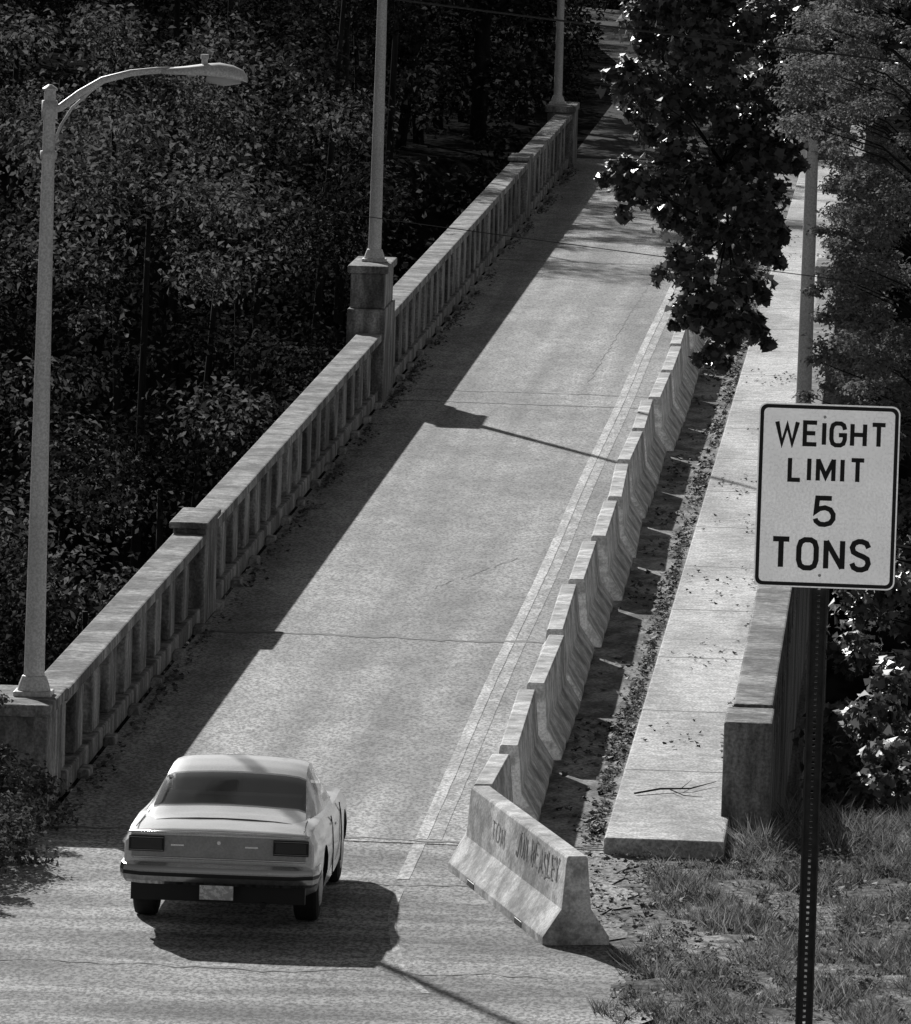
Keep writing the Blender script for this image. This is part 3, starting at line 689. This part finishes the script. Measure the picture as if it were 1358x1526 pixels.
# roadside bush bottom left
Ps=[];Ns=[]
for i in range(95):
    y=random.uniform(82.3,88.4); x=random.uniform(-9.6,-8.20)-max(0,(83.6-y))*.3; z=random.uniform(.0,.45)+max(0,(-8.40-x))*.6
    P,Nn=clump((x,y,z),random.uniform(.12,.28),230,rz=.7); Ps.append(P);Ns.append(Nn)
for i in range(12):
    P,Nn=clump((-8.95+random.uniform(-.4,.15),88.3,random.uniform(.4,1.25)),.15,150); Ps.append(P);Ns.append(Nn)
P=np.vstack(Ps);N_=np.vstack(Ns);k2=P[:,2]>0
leafmesh("bush",P[k2],N_[k2],RNG.uniform(.03,.08,k2.sum()),QUAD,M_bush)

def grass(name,n,xr,yr,keep,hh=(.04,.16)):
    x=RNG.uniform(*xr,n);y=RNG.uniform(*yr,n); kk=keep(x,y); x=x[kk];y=y[kk];n=len(x)
    z=np.array([hgt(a,b_) for a,b_ in zip(x,y)])
    tuft=(np.sin(x*5.3+y*1.1)+np.sin(x*2.1-y*2.3)+np.sin(x*9+y*4)+np.sin(x*17-y*7)+np.sin(x*23+y*11))*.27+.85
    h=RNG.uniform(hh[0],hh[1],n)*np.maximum(tuft,.15)*(1+.5*(y>88)); a=RNG.uniform(0,6.28,n); wd=RNG.uniform(.004,.011,n); ln=RNG.uniform(.3,1.6,n)*h; la=RNG.uniform(0,6.28,n)
    V=np.zeros((n,3,3)); V[:,0]=np.stack([x-np.cos(a)*wd,y-np.sin(a)*wd,z-.01],1); V[:,1]=np.stack([x+np.cos(a)*wd,y+np.sin(a)*wd,z-.01],1)
    V[:,2]=np.stack([x+np.cos(la)*ln,y+np.sin(la)*ln,z+h],1)
    me=bpy.data.meshes.new(name); me.vertices.add(3*n); me.vertices.foreach_set('co',V.reshape(-1).astype(np.float32))
    me.loops.add(3*n); me.loops.foreach_set('vertex_index',np.arange(3*n,dtype=np.int32)); me.polygons.add(n)
    me.polygons.foreach_set('loop_start',np.arange(0,3*n,3,dtype=np.int32)); me.polygons.foreach_set('loop_total',np.full(n,3,dtype=np.int32))
    me.update(calc_edges=True); me.materials.append(M_grass); ob=bpy.data.objects.new(name,me); COL.objects.link(ob)
edge=lambda x,y:(x>-2.35+.12*np.sin(y*2.1)+.06*np.sin(y*5.7)+.15*(y>86))&((y<87.3)|(x>-1.60))&((y<89.4)|(x>-1.2))
patch=lambda x,y: (np.sin(x*2.7+y*.9)+np.sin(x*5.1-y*1.7)+np.sin(x*11+y*3)+np.sin(x*19-y*6)+RNG.normal(size=x.shape)*.8+ (x+2.2)*.6+(y>86)*1.0)>.4
grass("grass",170000,(-2.6,2.0),(73.5,92.5),lambda x,y:edge(x,y)&patch(x,y),(.03,.15))
Ps=[];Ns=[]
for i in range(60):
    y=random.choice([random.uniform(88,175),random.uniform(88,120)]); x=-2.95+random.uniform(-.08,.06)
    P,Nn=clump((x,y,.06),random.uniform(.05,.13),40,rz=.8); Ps.append(P);Ns.append(Nn)
for i in range(130):
    x=random.uniform(-2.4,1.0); y=random.choice([random.uniform(77,87),random.uniform(85.5,90.5)])
    if x<-1.4 and y>86.8: x+=1.3
    P,Nn=clump((x,y,.08),random.uniform(.06,.18),70,rz=.9); Ps.append(P);Ns.append(Nn)
P=np.vstack(Ps);N_=np.vstack(Ns); k2=P[:,2]>.03
leafmesh("weeds",P[k2],N_[k2],RNG.uniform(.02,.055,k2.sum()),QUAD,leafmat("weed_leaf",.18,.3,.75))

def scatter(n,fx,fy,z,s=(.04,.10)):
    x=fx(n); y=fy(n); return np.stack([x,y,np.full(n,z)+RNG.uniform(0,.015,n)],1),RNG.uniform(*s,n)
A=[];S=[]
def add(pr): A.append(pr[0]);S.append(pr[1])
def clus(n,a,b_):
    c=RNG.uniform(a,b_,max(1,n//25)); return RNG.choice(c,n)+RNG.normal(0,.9,n)
add(scatter(2600,lambda n:-2.90-np.abs(RNG.normal(0,.10,n)),lambda n:clus(n,89,200),.035))
add(scatter(900,lambda n:RNG.uniform(-3.5,-2.88,n),lambda n:clus(n,89,200),.03))
add(scatter(300,lambda n:RNG.uniform(-2.75,-1.7,n),lambda n:clus(n,90,200),.178,(.03,.07)))
add(scatter(350,lambda n:-1.72-np.abs(RNG.normal(0,.07,n)),lambda n:clus(n,92,200),.18,(.03,.08)))
add(scatter(1500,lambda n:-8.28+np.abs(RNG.normal(0,.10,n)),lambda n:clus(n,89,215),.03,(.03,.08)))
add(scatter(900,lambda n:RNG.uniform(-2.4,1.5,n),lambda n:RNG.uniform(76,87,n),.06,(.03,.08)))
add(scatter(200,lambda n:RNG.uniform(-2.9,-2.2,n),lambda n:RNG.uniform(82,87.3,n),.03,(.03,.08)))
P=np.vstack(A); N_=np.array([0,0,1.])+unit(len(P))*.5
leafmesh("fallen_leaves",P,N_,np.concatenate(S),MAPLE,M_litter)
b=MB(); b.tube([(-2.65,91.0,.19),(-2.4,91.3,.21),(-2.1,91.5,.2),(-1.85,92.1,.21)],[.010,.011,.008,.003],6); b.tube([(-2.3,91.35,.2),(-2.15,90.9,.2),(-1.95,90.8,.2)],[.007,.005,.002],5); b.tube([(-2.2,91.4,.2),(-2.1,92.1,.22)],[.005,.002],5)
b.build("fallen_branch",[M_bark])
